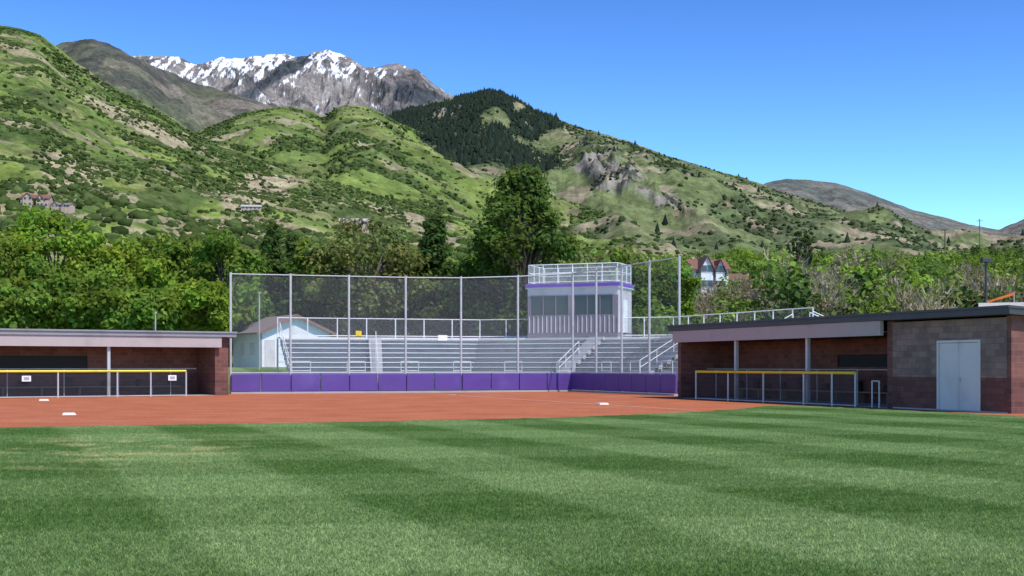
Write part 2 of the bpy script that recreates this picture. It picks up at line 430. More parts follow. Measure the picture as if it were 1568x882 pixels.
mb=MB()
mb.box(17.7,17.78,-.02,.12,0,2.34);mb.box(19.67,19.75,-.02,.12,0,2.34);mb.box(17.78,19.67,-.02,.12,2.26,2.34)
mb.build('door_frame',[M_door],dr)
mb=MB();mb.box(17.79,18.72,.02,.07,.02,2.25);mb.box(18.735,19.66,.02,.07,.02,2.25);mb.build('double_door',[M_door],dr,bevel=.008)
mb=MB();mb.box(18.78,18.83,-.03,.019,.98,1.12);mb.build('door_handle',[M_galv],dr)
mb=MB();mb.box(15.45,20.95,-.03,-.003,0.0,.05);mb.build('wall_sill',[M_conc],dr)
dl,zt2,D2=dugout((-14.4,65,0),math.atan2(.52,.85),-17,-.7,0,[-6.0,-12.0],(-16,-6.3,1.3,2.0),(M_roofgrey,M_roofgrey),3.22,[(-.7,0)])
def lowfence(parent,s0,s1,t,posts,signs=()):
    mb=MB();mb.tube((s0,t,1.24),(s1,t,1.24),.055,0,8);mb.build('yellow_cap_rail',[M_yellow],parent)
    mb=MB();mb.tube((s0,t,.06),(s1,t,.06),.022)
    for s in posts:mb.tube((s,t,0),(s,t,1.2),.04)
    mb.build('fence_posts',[M_post],parent)
    mesh_panel('fence_mesh',[(s0,t+.02),(s1,t+.02)],.04,1.2,M_chaind,parent)
    for s in signs:
        mb=MB();mb.box(s-.2,s+.2,t-.075,t-.06,.78,1.04);mb.build('paper_sign',[M_paper],parent)
        mb=MB();mb.box(s-.12,s+.12,t-.08,t-.076,.84,.98);mb.build('print',[M_header],parent)
fl=empty('dugout_fence',(-14.4,65,0),math.atan2(.52,.85))
lowfence(fl,-16,-2.55,-1.2,[-2.55,-4.28,-5.87,-8.59,-11.3,-14],[-3.25,-10.0])
fr=empty('dugout_fence',(7.9,59.5,0),aR)
lowfence(fr,2.6,14.0,-.75,[2.6,5.3,8.0,10.8,12.6,14.0])
mb=MB()
for s in (14.5,14.9):mb.tube((s,-.4,0),(s,-.4,.95),.03)
mb.tube((14.5,-.4,.95),(14.9,-.4,.95),.03);mb.build('gate',[M_post],fr)

# ------------------------------------------------------------------ backstop
K=[(-14.95,68),(-2.86,71.7),(3.53,74.5),(8.3,63.5)]
def div(p,q,n):return [(p[0]+(q[0]-p[0])*k/n,p[1]+(q[1]-p[1])*k/n) for k in range(n)]
PO=div(K[0],K[1],4)+div(K[1],K[2],2)+div(K[2],K[3],4)+[K[3]]
PH=[6.38,6.38,6.38,6.38,6.42,6.6,6.88,6.88,6.88,6.88,6.88]
bs=empty('backstop_fence')
mb=MB()
for (x,y),h in zip(PO,PH):
    mb.tube((x,y,0),(x,y,h+.08),.062,0,8)
for i in range(len(PO)-1):
    mb.tube((*PO[i],PH[i]),(*PO[i+1],PH[i+1]),.032)
    mb.tube((*PO[i],1.12),(*PO[i+1],1.12),.03)
mb.build('posts_and_rails',[M_post],bs)
mesh_panel('chain_link_mesh',poly_off(PO,.03),1.1,PH,M_chain,bs)
mb=MB()
for k in range(len(PO)-1):
    p,q=PO[k],PO[k+1];A=poly_off([p,q],-.09);B=poly_off([p,q],-.22)
    for h in (0,1):
        f0=h*.5+.006;f1=h*.5+.494
        l=lambda P,f:(P[0][0]+(P[1][0]-P[0][0])*f,P[0][1]+(P[1][1]-P[0][1])*f)
        a0,a1,b0,b1=l(B,f0),l(B,f1),l(A,f1),l(A,f0)
        dz=random.uniform(-.012,.012)
        mb.box8([(*a0,.12),(*a1,.12),(*b0,.12),(*b1,.12),(*a0,1.08+dz),(*a1,1.08-dz),(*b0,1.08-dz),(*b1,1.08+dz)])
mb.build('purple_padding',[M_purple],bs,bevel=.035)
mb=MB();strip(mb,K,-.3,.1,0,.1);mb.build('kerb',[M_conc],bs)
mb=MB()
mb.box8([(-4.1,71.05,2.9),(-3.6,71.2,2.9),(-3.6,71.23,2.9),(-4.1,71.08,2.9),(-4.1,71.05,3.2),(-3.6,71.2,3.2),(-3.6,71.23,3.2),(-4.1,71.08,3.2)]);mb.build('sign_plate',[M_paper],bs)
mb=MB();mb.box8([(-8.5,69.65,3.1),(-8.2,69.75,3.1),(-8.2,69.78,3.1),(-8.5,69.68,3.1),(-8.5,69.65,3.4),(-8.2,69.75,3.4),(-8.2,69.78,3.4),(-8.5,69.68,3.4)]);mb.build('yellow_sign',[M_yellow],bs)

# ------------------------------------------------------------------ bleachers
bl=empty('bleachers')
FP=[(-13,75.3),(-2.5,78.5),(5.0,75.4),(9.6,64.8)]
mb=MB();ROW=9;TR=.62;RI=.30
for k in range(ROW):
    d=k*TR;z=.62+k*RI
    strip(mb,FP,d+.31,d+TR-.01,z-.04,z,0)
    strip(mb,FP,d+.02,d+.27,z+.16,z+.21,0)
    strip(mb,FP,d+.285,d+.30,z-RI+.03,z+.10,1)
mb.build('seat_planks',[M_alu,M_riser],bl)
ZT=.62+ROW*RI
mb=MB();strip(mb,FP,ROW*TR,ROW*TR+1.3,ZT-.08,ZT,0);strip(mb,FP,ROW*TR-.01,ROW*TR+.02,ZT-.35,ZT-.085,1);mb.build('top_walkway',[M_alu,M_riser],bl)
mb=MB()
back=poly_off(FP,ROW*TR+1.25);bp=along(back,1.85)
for p in bp:
    mb.tube((*p,ZT-.0),(*p,ZT+1.25),.04);mb.tube((*p,0.3),(*p,ZT-.1),.06)
for z in(.12,1.25):
    for i in range(len(bp)-1):mb.tube((*bp[i],ZT+z),(*bp[i+1],ZT+z),.03)
mb.build('guard_rail',[M_alu],bl)
mesh_panel('guard_mesh',back,ZT+.1,ZT+1.25,M_chain,bl)
mb=MB()
def lerp(p,q,f):return (p[0]+(q[0]-p[0])*f,p[1]+(q[1]-p[1])*f)
def aisle(seg,f,t0=0,t1=1):
    pf=poly_off(FP,0);pb=poly_off(FP,ROW*TR)
    a=lerp(pf[seg],pf[seg+1],f);b=lerp(pb[seg],pb[seg+1],f)
    za=.62;zb=ZT
    a2=lerp(a,b,t0);b2=lerp(a,b,t1);z0=za+(zb-za)*t0;z1=za+(zb-za)*t1
    for h in (.9,.5):mb.tube((*a2,z0+h),(*b2,z1+h),.022)
    for t in np.linspace(t0,t1,4):
        p=lerp(a,b,t);z=za+(zb-za)*t;mb.tube((*p,z),(*p,z+.9),.022)
for seg,f,t0,t1 in((0,0,0,1),(0,.47,.1,.8),(1,.67,.1,.55),(2,.37,.1,.8),(2,1,0,1)):aisle(seg,f,t0,t1)
fpt=along(poly_off(FP,-.35),1.1)
for i in range(len(fpt)-1):
    if i%3==0:
        p,q=fpt[i],fpt[i+1]
        for z in(1.2,1.75):mb.tube((*p,z),(*q,z),.025)
        mb.tube((*p,.2),(*p,1.75),.025);mb.tube((*q,.2),(*q,1.75),.025)
mb.build('hand_rails',[M_alu],bl)
mb=MB()
for seg,f0,f1 in((0,.435,.50),(1,.63,.71),(2,.31,.43)):
    for k in range(ROW*2):
        d=k*TR/2;z=.62+k*RI/2-.1
        A=poly_off(FP,d);B=poly_off(FP,d+TR/2)
        a,b,c,e=lerp(A[seg],A[seg+1],f0),lerp(A[seg],A[seg+1],f1),lerp(B[seg],B[seg+1],f1),lerp(B[seg],B[seg+1],f0)
        mb.box8([(*a,z),(*b,z),(*c,z),(*e,z),(*a,z+.26),(*b,z+.26),(*c,z+.26),(*e,z+.26)])
mb.build('aisle_steps',[M_riser],bl)
mb=MB()
s0=Vector((*back[-1],ZT));dirv=Vector((.93,-.1,0)).normalized()
for k in range(10):
    p=s0+dirv*(k*.42);z=ZT-k*.2
    q=Vector((.1,.93,0))
    mb.box8([(*(p.xy),z-.05),(*((p+dirv*.4).xy),z-.05),(*((p+dirv*.4+q*1.4).xy),z-.05),(*((p+q*1.4).xy),z-.05),(*(p.xy),z),(*((p+dirv*.4).xy),z),(*((p+dirv*.4+q*1.4).xy),z),(*((p+q*1.4).xy),z)])
for w in (0,1.4):
    a=s0+Vector((.1,.93,0))*w
    for h in(.55,1.05):mb.tube(a+Vector((0,0,h)),a+dirv*4.2+Vector((0,0,h-2.0)),.03)
    for k in range(5):
        p=a+dirv*(k*1.05);z=-.5*k;mb.tube(p+Vector((0,0,z-.1)),p+Vector((0,0,z+1.05)),.03)
mb.build('access_stair',[M_alu],bl)

# ------------------------------------------------------------------ press box
pb=empty('press_box',(3.85,81.9,0),math.atan2(-.37,.93))
W=3.05;z0=3.62;z1=6.55
mb=MB()
wz0,wz1=4.75,6.0
mb.box(-W,W,0,.1,z0,wz0,0);mb.box(-W,W,0,.1,wz1,z1,1)
for a,bq in((-W,-2.85),(-.25,.15),(2.72,W)):mb.box(a,bq,0,.1,wz0,wz1,0)
mb.box(-W,-W+.1,.1,3,z0,z1,0);mb.box(-W,W,3.0,3.1,z0,z1,0);mb.box(W-.1,W,.1,3,z0,z1,1)
x=-W+.1
while x<W:
    mb.box(x,x+.05,-.05,-.002,z0,wz0-.06,1);x+=.30
y=.25
while y<2.95:
    mb.box(W+.002,W+.03,y,y+.05,z0,z1-.2,1);y+=.23
mb.build('walls',[M_siding,M_sidwhite],pb)
mb=MB()
mb.box(-2.85,-.25,.05,.07,wz0,wz1);mb.box(.15,2.72,.05,.07,wz0,wz1);mb.build('windows',[M_glass],pb)
mb=MB()
for a,bq,n in((-2.85,-.25,3),(.15,2.72,3)):
    for k in range(n+1):
        xx=a+(bq-a)*k/n;mb.box(xx-.025,xx+.025,-.01,.049,wz0,wz1)
    mb.box(a-.02,bq+.02,-.03,-.011,wz0-.05,wz0+.01);mb.box(a-.02,bq+.02,-.03,-.011,wz1-.01,wz1+.05)
mb.build('window_frames',[M_siding],pb)
mb=MB();mb.box(-2.2,-1.0,.3,.6,4.72,5.05);mb.box(.9,1.9,.5,.8,4.72,5.25);mb.build('desk_items',[M_roofdark],pb)
mb=MB();mb.box(-W-.12,W+.12,-.15,3.25,z1,z1+.22,0);mb.box(-W-.1,W+.1,-.12,3.2,z1-.1,z1-.002,1);mb.build('roof_trim',[M_purplet,M_sidwhite],pb)
mb=MB();mb.box(-W-.02,W+.02,-.04,3.15,z1+.22,z1+.26);mb.build('roof_deck',[M_galv],pb)
mb=MB();zz=z1+.26
ring=[(-W+.05,.05),(W-.05,.05),(W-.05,3.05),(-W+.05,3.05),(-W+.05,.05)]
rp=along(ring,1.02)
for p in rp:mb.tube((*p,zz),(*p,zz+1.2),.03)
for h in(.08,.65,1.2):
    for i in range(len(rp)-1):mb.tube((*rp[i],zz+h),(*rp[i+1],zz+h),.028)
mb.build('deck_railing',[M_white],pb)
M_chainw=chainmat('chain_link_bright',(.6,.6,.6),.07,.14)
mesh_panel('deck_mesh',ring,zz+.05,zz+1.2,M_chainw,pb)
mb=MB();mb.box(-W,W,-.05,3.1,ZT+.0,z0-.003,0);mb.box(-W+.2,W-.2,.3,2.9,.5,ZT-.1,0);mb.build('base',[M_siding],pb)
mb=MB();mb.box(W+.035,W+.06,1.0,1.9,z0,z0+2.1);mb.build('side_door',[M_white],pb)

# ------------------------------------------------------------------ shed
sh=empty('white_shed',(-18.1,92,1.38),math.atan2(.5,.866))
w,dp,h,pk=5.4,6.2,2.55,3.75
mb=MB()
mb.box(0,w,0,dp,-.3,h,0)
for y in(0,dp):
    pts=[(0,y,h),(w,y,h),(w/2,y,pk)];mb.poly(pts if y==0 else pts[::-1],0)
mb.build('walls',[M_white],sh)
mb=MB();o=.35;sl=(pk-h)/(w/2)
for sgn in(0,1):
    xe=-o if sgn==0 else w+o;ze=h-o*sl
    A=[(xe,-o,ze),(w/2,-o,pk),(w/2,dp+o,pk),(xe,dp+o,ze)]
    if sgn:A=[A[1],A[0],A[3],A[2]]
    mb.box8([(x,y,z+.02) for x,y,z in A]+[(x,y,z+.12) for x,y,z in A])
mb.build('roof',[M_shingle],sh)
mb=MB()
for xe in(-o,w+o):
    a=Vector((xe,-o-.03,h-o*sl));b_=Vector((w/2,-o-.03,pk));mb.box8([a+Vector((0,0,-.1)),b_+Vector((0,0,-.1)),b_+Vector((0,.02,-.1)),a+Vector((0,.02,-.1)),a+Vector((0,0,.1)),b_+Vector((0,0,.1)),b_+Vector((0,.02,.1)),a+Vector((0,.02,.1))])
mb.build('barge_boards',[M_brickh],sh)
mb=MB()
mb.box(1.3,4.1,-.04,-.01,-.2,2.15,0);mb.box(.35,1.1,-.04,-.01,-.2,2.0,1)
for k in range(1,4):mb.box(1.3,4.1,-.05,-.041,-.2+k*.58,-.18+k*.58,2)
for k in range(2):mb.box(-.03,-.005,1.2+k*2.2,2.2+k*2.2,.9,1.8,1)
mb.box(.02,.12,-.03,-.005,-.3,h,2);mb.box(w-.12,w-.02,-.03,-.005,-.3,h,2)
mb.build('doors_and_trim',[M_white,M_door,M_roofgrey],sh)

# ------------------------------------------------------------------ houses / misc
def house(name,x,y,w,dp,h,pk,rot,wall,roof,storey=1,wing=False,sink=1,z=None,sc=1):
    e=empty(name,(x,y,float(gz(x,y)) if z is None else z),rot);e.scale=(sc,sc,sc)
    def part(ox,oy,w,dp,h,pk,tag,front):
        mb=MB();mb.box(ox,ox+w,oy,oy+dp,-sink,h)
        if front:
            mb.poly([(ox,oy,h),(ox+w,oy,h),(ox+w/2,oy,pk)]);mb.poly([(ox+w,oy+dp,h),(ox,oy+dp,h),(ox+w/2,oy+dp,pk)])
        else:
            mb.poly([(ox,oy+dp,h),(ox,oy,h),(ox,oy+dp/2,pk)]);mb.poly([(ox+w,oy,h),(ox+w,oy+dp,h),(ox+w,oy+dp/2,pk)])
        mb.build(tag+'walls',[wall],e)
        mb=MB();o=.5
        if front:
            for xe in(ox-o,ox+w+o):
                ze=h-(pk-h)/(w/2)*o
                A=[(xe,oy-o,ze),(ox+w/2,oy-o,pk),(ox+w/2,oy+dp+o,pk),(xe,oy+dp+o,ze)]
                mb.box8([(a,b,c+.02) for a,b,c in A]+[(a,b,c+.2) for a,b,c in A])
        else:
            for ye in(oy-o,oy+dp+o):
                ze=h-(pk-h)/(dp/2)*o
                A=[(ox-o,ye,ze),(ox+w+o,ye,ze),(ox+w+o,oy+dp/2,pk),(ox-o,oy+dp/2,pk)]
                mb.box8([(a,b,c+.02) for a,b,c in A]+[(a,b,c+.2) for a,b,c in A])
        mb.build(tag+'roof',[roof],e)
        mb=MB()
        for s in range(storey):
            k=max(2,int(w/2.4))
            for i in range(k):
                cx=ox+w*(i+.5)/k;mb.box(cx-.55,cx+.55,oy-.05,oy-.01,.9+s*2.9,2.2+s*2.9,0)
                mb.box(cx-.65,cx+.65,oy-.08,oy-.051,.82+s*2.9,.9+s*2.9,1)
        mb.build(tag+'windows',[M_glass,M_white],e)
    part(0,0,w,dp,h,pk,'',False)
    if wing:part(w*.12,-2.5,w*.34,2.5+dp/2,h,pk+.2,'gable_',True);part(w*.58,-1.5,w*.26,1.5+dp/2,h*.92,pk-.4,'bay_',True)
    return e
def at(px,d):return (px-784)/FOC*d
house('white_house',at(1062,250),250,7.0,8,4.6,6.6,.12,M_white,M_red,2,True,z=float(gz(at(1060,250),250))+.2)
house('red_roof_house',at(1120,255),255,6.2,7,3.6,5.0,-.1,M_brickh,M_red,1,z=float(gz(at(1120,255),255))-.3)
house('maintenance_building',27.5,74,9,7,3.9,5.1,-.35,M_stucco,M_conc,1,False)
def lamp(px,d,top):
    x=at(px,d);g=float(gz(x,d));e=empty('street_lamp',(x,d,g))
    mb=MB();mb.tube((0,0,-.2),(0,0,top-g),.13,0,8,.09);mb.build('pole',[M_roofdark],e)
    mb=MB();mb.box(-.38,.38,-.3,.3,top-g-.1,top-g+.25);mb.tube((0,0,top-g-.4),(0,0,top-g-.1),.14);mb.build('lamp_head',[M_roofdark],e,bevel=.03)
lamp(1510,100,1.5+160/FOC*100)
for px,d,top in((1500,900,560-335),(1447,600,560-352),(1228,500,560-350)):
    x=at(px,d);g=float(gz(x,d));zt_=1.5+top/FOC*d
    mb=MB();mb.tube((0,0,0),(0,0,zt_-g),.3,0,6);mb.box(-2.2,2.2,-.15,.15,zt_-g-1.6,zt_-g-1.3);o=mb.build('utility_pole',[M_bark]);o.location=(x,d,g)
for px,d,top in((238,88,80),(397,86,110)):
    x=at(px,d);g=float(gz(x,d));zt_=1.5+top/FOC*d
    mb=MB();mb.tube((0,0,0),(0,0,zt_-g),.05);mb.tube((0,0,zt_-g),(0,0,zt_-g+.12),.09);o=mb.build('light_pole',[M_galv]);o.location=(x,d,g)
e=empty('orange_banner',(at(1512,95),95,0))
mb=MB();mb.box8([(0,0,6.15),(2.0,0,6.75),(2.0,.06,6.75),(0,.06,6.15),(0,0,6.3),(2.0,0,6.95),(2.0,.06,6.95),(0,.06,6.3)]);mb.build('banner',[M_orange],e)
mb=MB();mb.tube((0,.1,0),(0,.1,6.35),.05);mb.tube((2,.1,0),(2,.1,7.0),.05);mb.build('supports',[M_galv],e)

# ------------------------------------------------------------------ trees
def rand_unit(n,rng):
    v=rng.normal(size=(n,3));return v/np.linalg.norm(v,axis=1,keepdims=True)
def leaves(C,Nn,size,rng):
    n=len(C)
    t=np.cross(Nn,rand_unit(n,rng));t/=np.linalg.norm(t,axis=1,keepdims=True)+1e-9
    b=np.cross(Nn,t);s=size[:,None]
    V=np.stack([C-t*s,C-b*s*.6,C+t*s,C+b*s*.6],1)
    return V.reshape(-1,3)
def tubes(segs,n=6):
    V=[];F=[]
    for p,q,r,r2 in segs:
        p=Vector(p);q=Vector(q);d=(q-p).normalized();x=d.orthogonal().normalized();y=d.cross(x);b=len(V)
        for c,rr in((p,r),(q,r2)):
            for i in range(n):
                a=6.2832*i/n;V.append(tuple(c+x*math.cos(a)*rr+y*math.sin(a)*rr))
        for i in range(n):
            j=(i+1)%n;F.append((b+i,b+j,b+n+j,b+n+i))
    return np.array(V),np.array(F)
def tree_mesh(name,seed,H,R,cb,col,style='broad',nc=46,nl=190,ls=.26):
    rng=np.random.default_rng(seed)
    cen=[];rad=[]
    if style=='broad':
        hh=(H-cb)/2;mid=cb+hh
        while len(cen)<nc:
            u=rand_unit(1,rng)[0];r=rng.uniform(.35,1)**.5
            lob=.74+.36*math.sin(3*math.atan2(u[1],u[0])+seed)*.5+.25*rng.random()
            p=np.array([u[0]*R*r*lob,u[1]*R*r*lob,mid+u[2]*hh*r*.9])
            if p[2]<cb:continue
            wt=1-.25*max(0,(p[2]-mid)/hh)
            p[:2]*=wt
            cen.append(p);rad.append(R*rng.uniform(.15,.29))
    elif style=='big':
        hh=H-cb
        for k in range(nc):
            f=rng.random()**.9;z=cb+hh*f
            prof=min(1,.62+.8*f) if f<.45 else max(.18,1-((f-.45)/.58)**1.7)
            a=rng.uniform(0,6.283);q=rng.uniform(.3,1)**.6
            lob=.85+.2*math.sin(2*a+f*7)
            cen.append(np.array([math.cos(a)*R*prof*q*lob,math.sin(a)*R*prof*q*lob,z-.3]));rad.append(R*rng.uniform(.13,.25))
    else:
        hh=H-cb
        for k in range(nc):
            f=(k+rng.random())/nc;z=cb+hh*f
            rr=R*(1-f**1.3)*rng.uniform(.35,1.0);a=rng.uniform(0,6.283)
            cen.append(np.array([math.cos(a)*rr,math.sin(a)*rr,z]));rad.append(R*.2+R*.18*(1-f))
    C=[];Nn=[];col_=[];S=[]
    for p,r in zip(cen,rad):
        m=int(nl*rng.uniform(.6,1.2));u=rand_unit(m,rng)
        q=rng.uniform(.35,1.15,(m,1));sc=np.array([1,1,.72]) if style!='conifer' else np.array([1,1,.6])
        P=p+u*q*r*sc+rng.normal(0,r*.12,(m,3))
        C.append(P);nn=u*.9+rng.normal(0,.4,(m,3))+np.array([.15,-.15,.55]);Nn.append(nn/np.linalg.norm(nn,axis=1,keepdims=True))
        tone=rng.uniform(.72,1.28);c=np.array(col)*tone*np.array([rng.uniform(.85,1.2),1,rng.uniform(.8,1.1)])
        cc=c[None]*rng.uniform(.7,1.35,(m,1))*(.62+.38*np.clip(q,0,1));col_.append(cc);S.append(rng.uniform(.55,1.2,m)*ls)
    C=np.concatenate(C);Nn=np.concatenate(Nn);col_=np.concatenate(col_);S=np.concatenate(S)
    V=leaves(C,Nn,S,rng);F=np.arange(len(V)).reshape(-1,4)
    segs=[];r=.028*H;fork=cb+(H-cb)*.25
    top=H*.93 if style=='conifer' else fork
    prev=Vector((0,0,-.5));npt=5
    for k in range(1,npt+1):
        q=Vector((rng.normal(0,.12),rng.normal(0,.12),-.5+(top+.5)*k/npt));segs.append((prev,q,r*(1-.6*(k-1)/npt),r*(1-.6*k/npt)));prev=q
    for p in (cen if style!='conifer' else cen[::2]):
        if style=='conifer':s0=Vector((0,0,p[2]-.2));segs.append((s0,Vector(p),.07,.03))
        else:
            s0=Vector((0,0,max(cb*.6,min(top,p[2]*.55))));mid_=s0.lerp(Vector(p),.5)+Vector((rng.normal(0,.3),rng.normal(0,.3),.5))
            segs.append((s0,mid_,r*.32,r*.2));segs.append((mid_,Vector(p),r*.2,.03))
    TV,TF=tubes(segs)
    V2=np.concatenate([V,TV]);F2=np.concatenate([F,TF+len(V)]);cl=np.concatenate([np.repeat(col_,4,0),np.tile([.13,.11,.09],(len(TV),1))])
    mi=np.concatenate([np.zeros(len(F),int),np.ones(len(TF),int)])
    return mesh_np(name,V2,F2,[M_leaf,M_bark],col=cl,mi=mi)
def place(name,seed,px,d,topy,wpx,col,style='broad',cb=2.2,**k):
    x=at(px,d);g=float(gz(x,d));H=1.5+(560-topy)/FOC*d-g;R=wpx/FOC*d/2
    o=tree_mesh(name,seed,H,R*1.0,cb,col,style,**k);o.location=(x,d,g);return o
GB=(.175,.26,.036);GM=(.13,.20,.036);GD=(.062,.105,.028);GO=(.165,.195,.068)
T=[('maple_tree',1,85,100,306,225,GB,'broad'),('maple_tree',2,-5,94,358,185,GM,'broad'),('maple_tree',3,190,98,362,165,GB,'broad'),
('maple_tree',4,265,103,350,165,GM,'broad'),('maple_tree',5,345,99,348,170,GM,'broad'),('elm_tree',6,560,108,324,195,GO,'broad'),
('elm_tree',7,482,112,362,120,GM,'broad'),('elm_tree',8,615,116,385,140,GM,'broad'),('elm_tree',9,745,112,372,135,GM,'broad'),
('maple_tree',10,130,92,415,190,GM,'broad'),('maple_tree',11,300,94,430,160,GB,'broad'),('elm_tree',12,420,118,410,140,GM,'broad'),
('elm_tree',13,885,118,385,100,GO,'broad'),('elm_tree',14,1010,135,395,130,GM,'broad'),('elm_tree',15,940,140,378,130,GO,'broad'),('elm_tree',21,680,122,410,150,GD,'broad'),('maple_tree',22,30,90,430,170,GM,'broad'),('maple_tree',23,215,91,440,150,GM,'broad')]
for nm,sd,px,d,ty,w,c,st in T:place(nm,sd,px,d,ty,w,c,st,nc=62,nl=180,ls=.23)
place('cottonwood_tree',30,798,103,262,225,(.085,.135,.034),'big',cb=2.0,nc=150,nl=165,ls=.23)
place('pine_tree',31,418,113,346,85,GD,'conifer',cb=1.5,nc=60,nl=110,ls=.25)
place('pine_tree',32,448,116,362,70,GD,'conifer',cb=1.5,nc=60,nl=110,ls=.25)
place('pine_tree',33,665,114,336,135,GD,'conifer',cb=1.5,nc=80,nl=120,ls=.25)
def mass(name,pts,nl,lsf,mat_,seed,parent=None):
    rng=np.random.default_rng(seed);C=[];Nn=[];CO=[];S=[]
    for x,y,z,rx,rz,col in pts:
        sub=rng.integers(4,7)
        for k in range(sub):
            u=rand_unit(1,rng)[0];cx=np.array([x+u[0]*rx*.55,y+u[1]*rx*.55,z+rz*(1+u[2]*.5)]);r=rx*rng.uniform(.38,.6)
            m=int(nl/sub);v=rand_unit(m,rng);q=rng.uniform(.6,1.1,(m,1))
            C.append(cx+v*q*np.array([r,r,r*rz/rx*.9]));nn=v*.9+rng.normal(0,.4,(m,3))+np.array([.15,-.15,.5]);Nn.append(nn/np.linalg.norm(nn,axis=1,keepdims=True))
            tone=rng.uniform(.75,1.25);CO.append(np.array(col)[None]*tone*rng.uniform(.65,1.35,(m,1)));S.append(rng.uniform(.6,1.3,m)*lsf*rx)
    V=leaves(np.concatenate(C),np.concatenate(Nn),np.concatenate(S),rng)
    return mesh_np(name,V,np.arange(len(V)).reshape(-1,4),[mat_],col=np.repeat(np.concatenate(CO),4,0))
pts=[]
rng=np.random.default_rng(5)
for k in range(70):
    x=rng.uniform(-55,16);y=rng.uniform(108,125);g=float(gz(x,y));pts.append((x,y,g-.5,rng.uniform(2,3.2),rng.uniform(2,3.6),random.choice([GM,GD,GD,GM])))
mass('shrub_hedge',pts,420,.12,M_leaf,3)
pts=[];twigs=[]
cols=[GM,GB,GM,GO,GM,GD]
bare=[(.30,.25,.20),(.26,.21,.17),(.34,.285,.22)]
for k in range(1700):
    y=130*(1000/130)**(rng.random()**.8);px=rng.uniform(900,1640) if k%3 else rng.uniform(-60,1000)
    if k%3==0:y=rng.uniform(135,420)
    x=at(px,y);g=float(gz(x,y));big=rng.random()<.15
    rx=rng.uniform(2.2,4.2)*(1.25 if big else 1)*(1+max(0,y-400)/900);rz=rx*rng.uniform(.8,1.2)
    pb_=fbm(np.array([x/22]),np.array([y/40]),3,9)[0]
    isb=(px>1050 and y<300 and pb_>.42 and rng.random()<.72)
    if 1045<px<1180 and y<262:rx*=.62;rz*=.62
    if isb:twigs.append((x,y,g,rx*.9,rz*1.05,bare[k%3]))
    else:pts.append((x,y,g-.6,rx,rz,cols[rng.integers(6)]))
mass('distant_woodland',pts,230,.12,M_leafd,4)
# bare greyish shrubs: rounded crowns of fine twigs with sparse buds
def brush(name,pts,seed):
    rng=np.random.default_rng(seed);Q=[];CO=[]
    for x,y,z,rx,rz,col in pts:
        m=230;u=rand_unit(m,rng);u[:,2]=abs(u[:,2])*.9+.05
        q=rng.uniform(.35,1.0,(m,1))
        base=np.array([x,y,z+rz*.35])+u*q*np.array([rx*.85,rx*.85,rz*1.15])
        d=u+np.array([0,0,.5])+rng.normal(0,.45,(m,3));d/=np.linalg.norm(d,axis=1,keepdims=True)
        L=rng.uniform(.14,.38,(m,1))*rx
        tip=base+d*L
        s=np.cross(d,rand_unit(m,rng));s/=np.linalg.norm(s,axis=1,keepdims=True);s*=rng.uniform(.016,.040,(m,1))*rx
        Q.append(np.stack([base-s,base+s,tip+s*.4,tip-s*.4],1).reshape(-1,3))
        tone=rng.uniform(.8,1.2)
        CO.append(np.repeat(np.array(col)[None]*tone*rng.uniform(.55,1.35,(m,1)),4,0))
    V=np.concatenate(Q);mesh_np(name,V,np.arange(len(V)).reshape(-1,4),[M_leafd],col=np.concatenate(CO))
brush('bare_scrub',twigs,6)
mass('budding_scrub',[(x,y,z,rx*.9,rz*.85,tuple(np.array(c)*np.array([.72,.80,.55]))) for x,y,z,rx,rz,c in twigs],130,.075,M_leafd,14)
def poplar(px,d,topy):
    x=at(px,d);g=float(gz(x,d));H=1.5+(560-topy)/FOC*d-g
    o=tree_mesh('poplar_tree',int(px),H,max(2.0,H*.10),1,GD,'broad',nc=46,nl=80,ls=.5);o.location=(x,d,g)
poplar(1222,420,332);poplar(1236,425,344);poplar(1300,300,405)

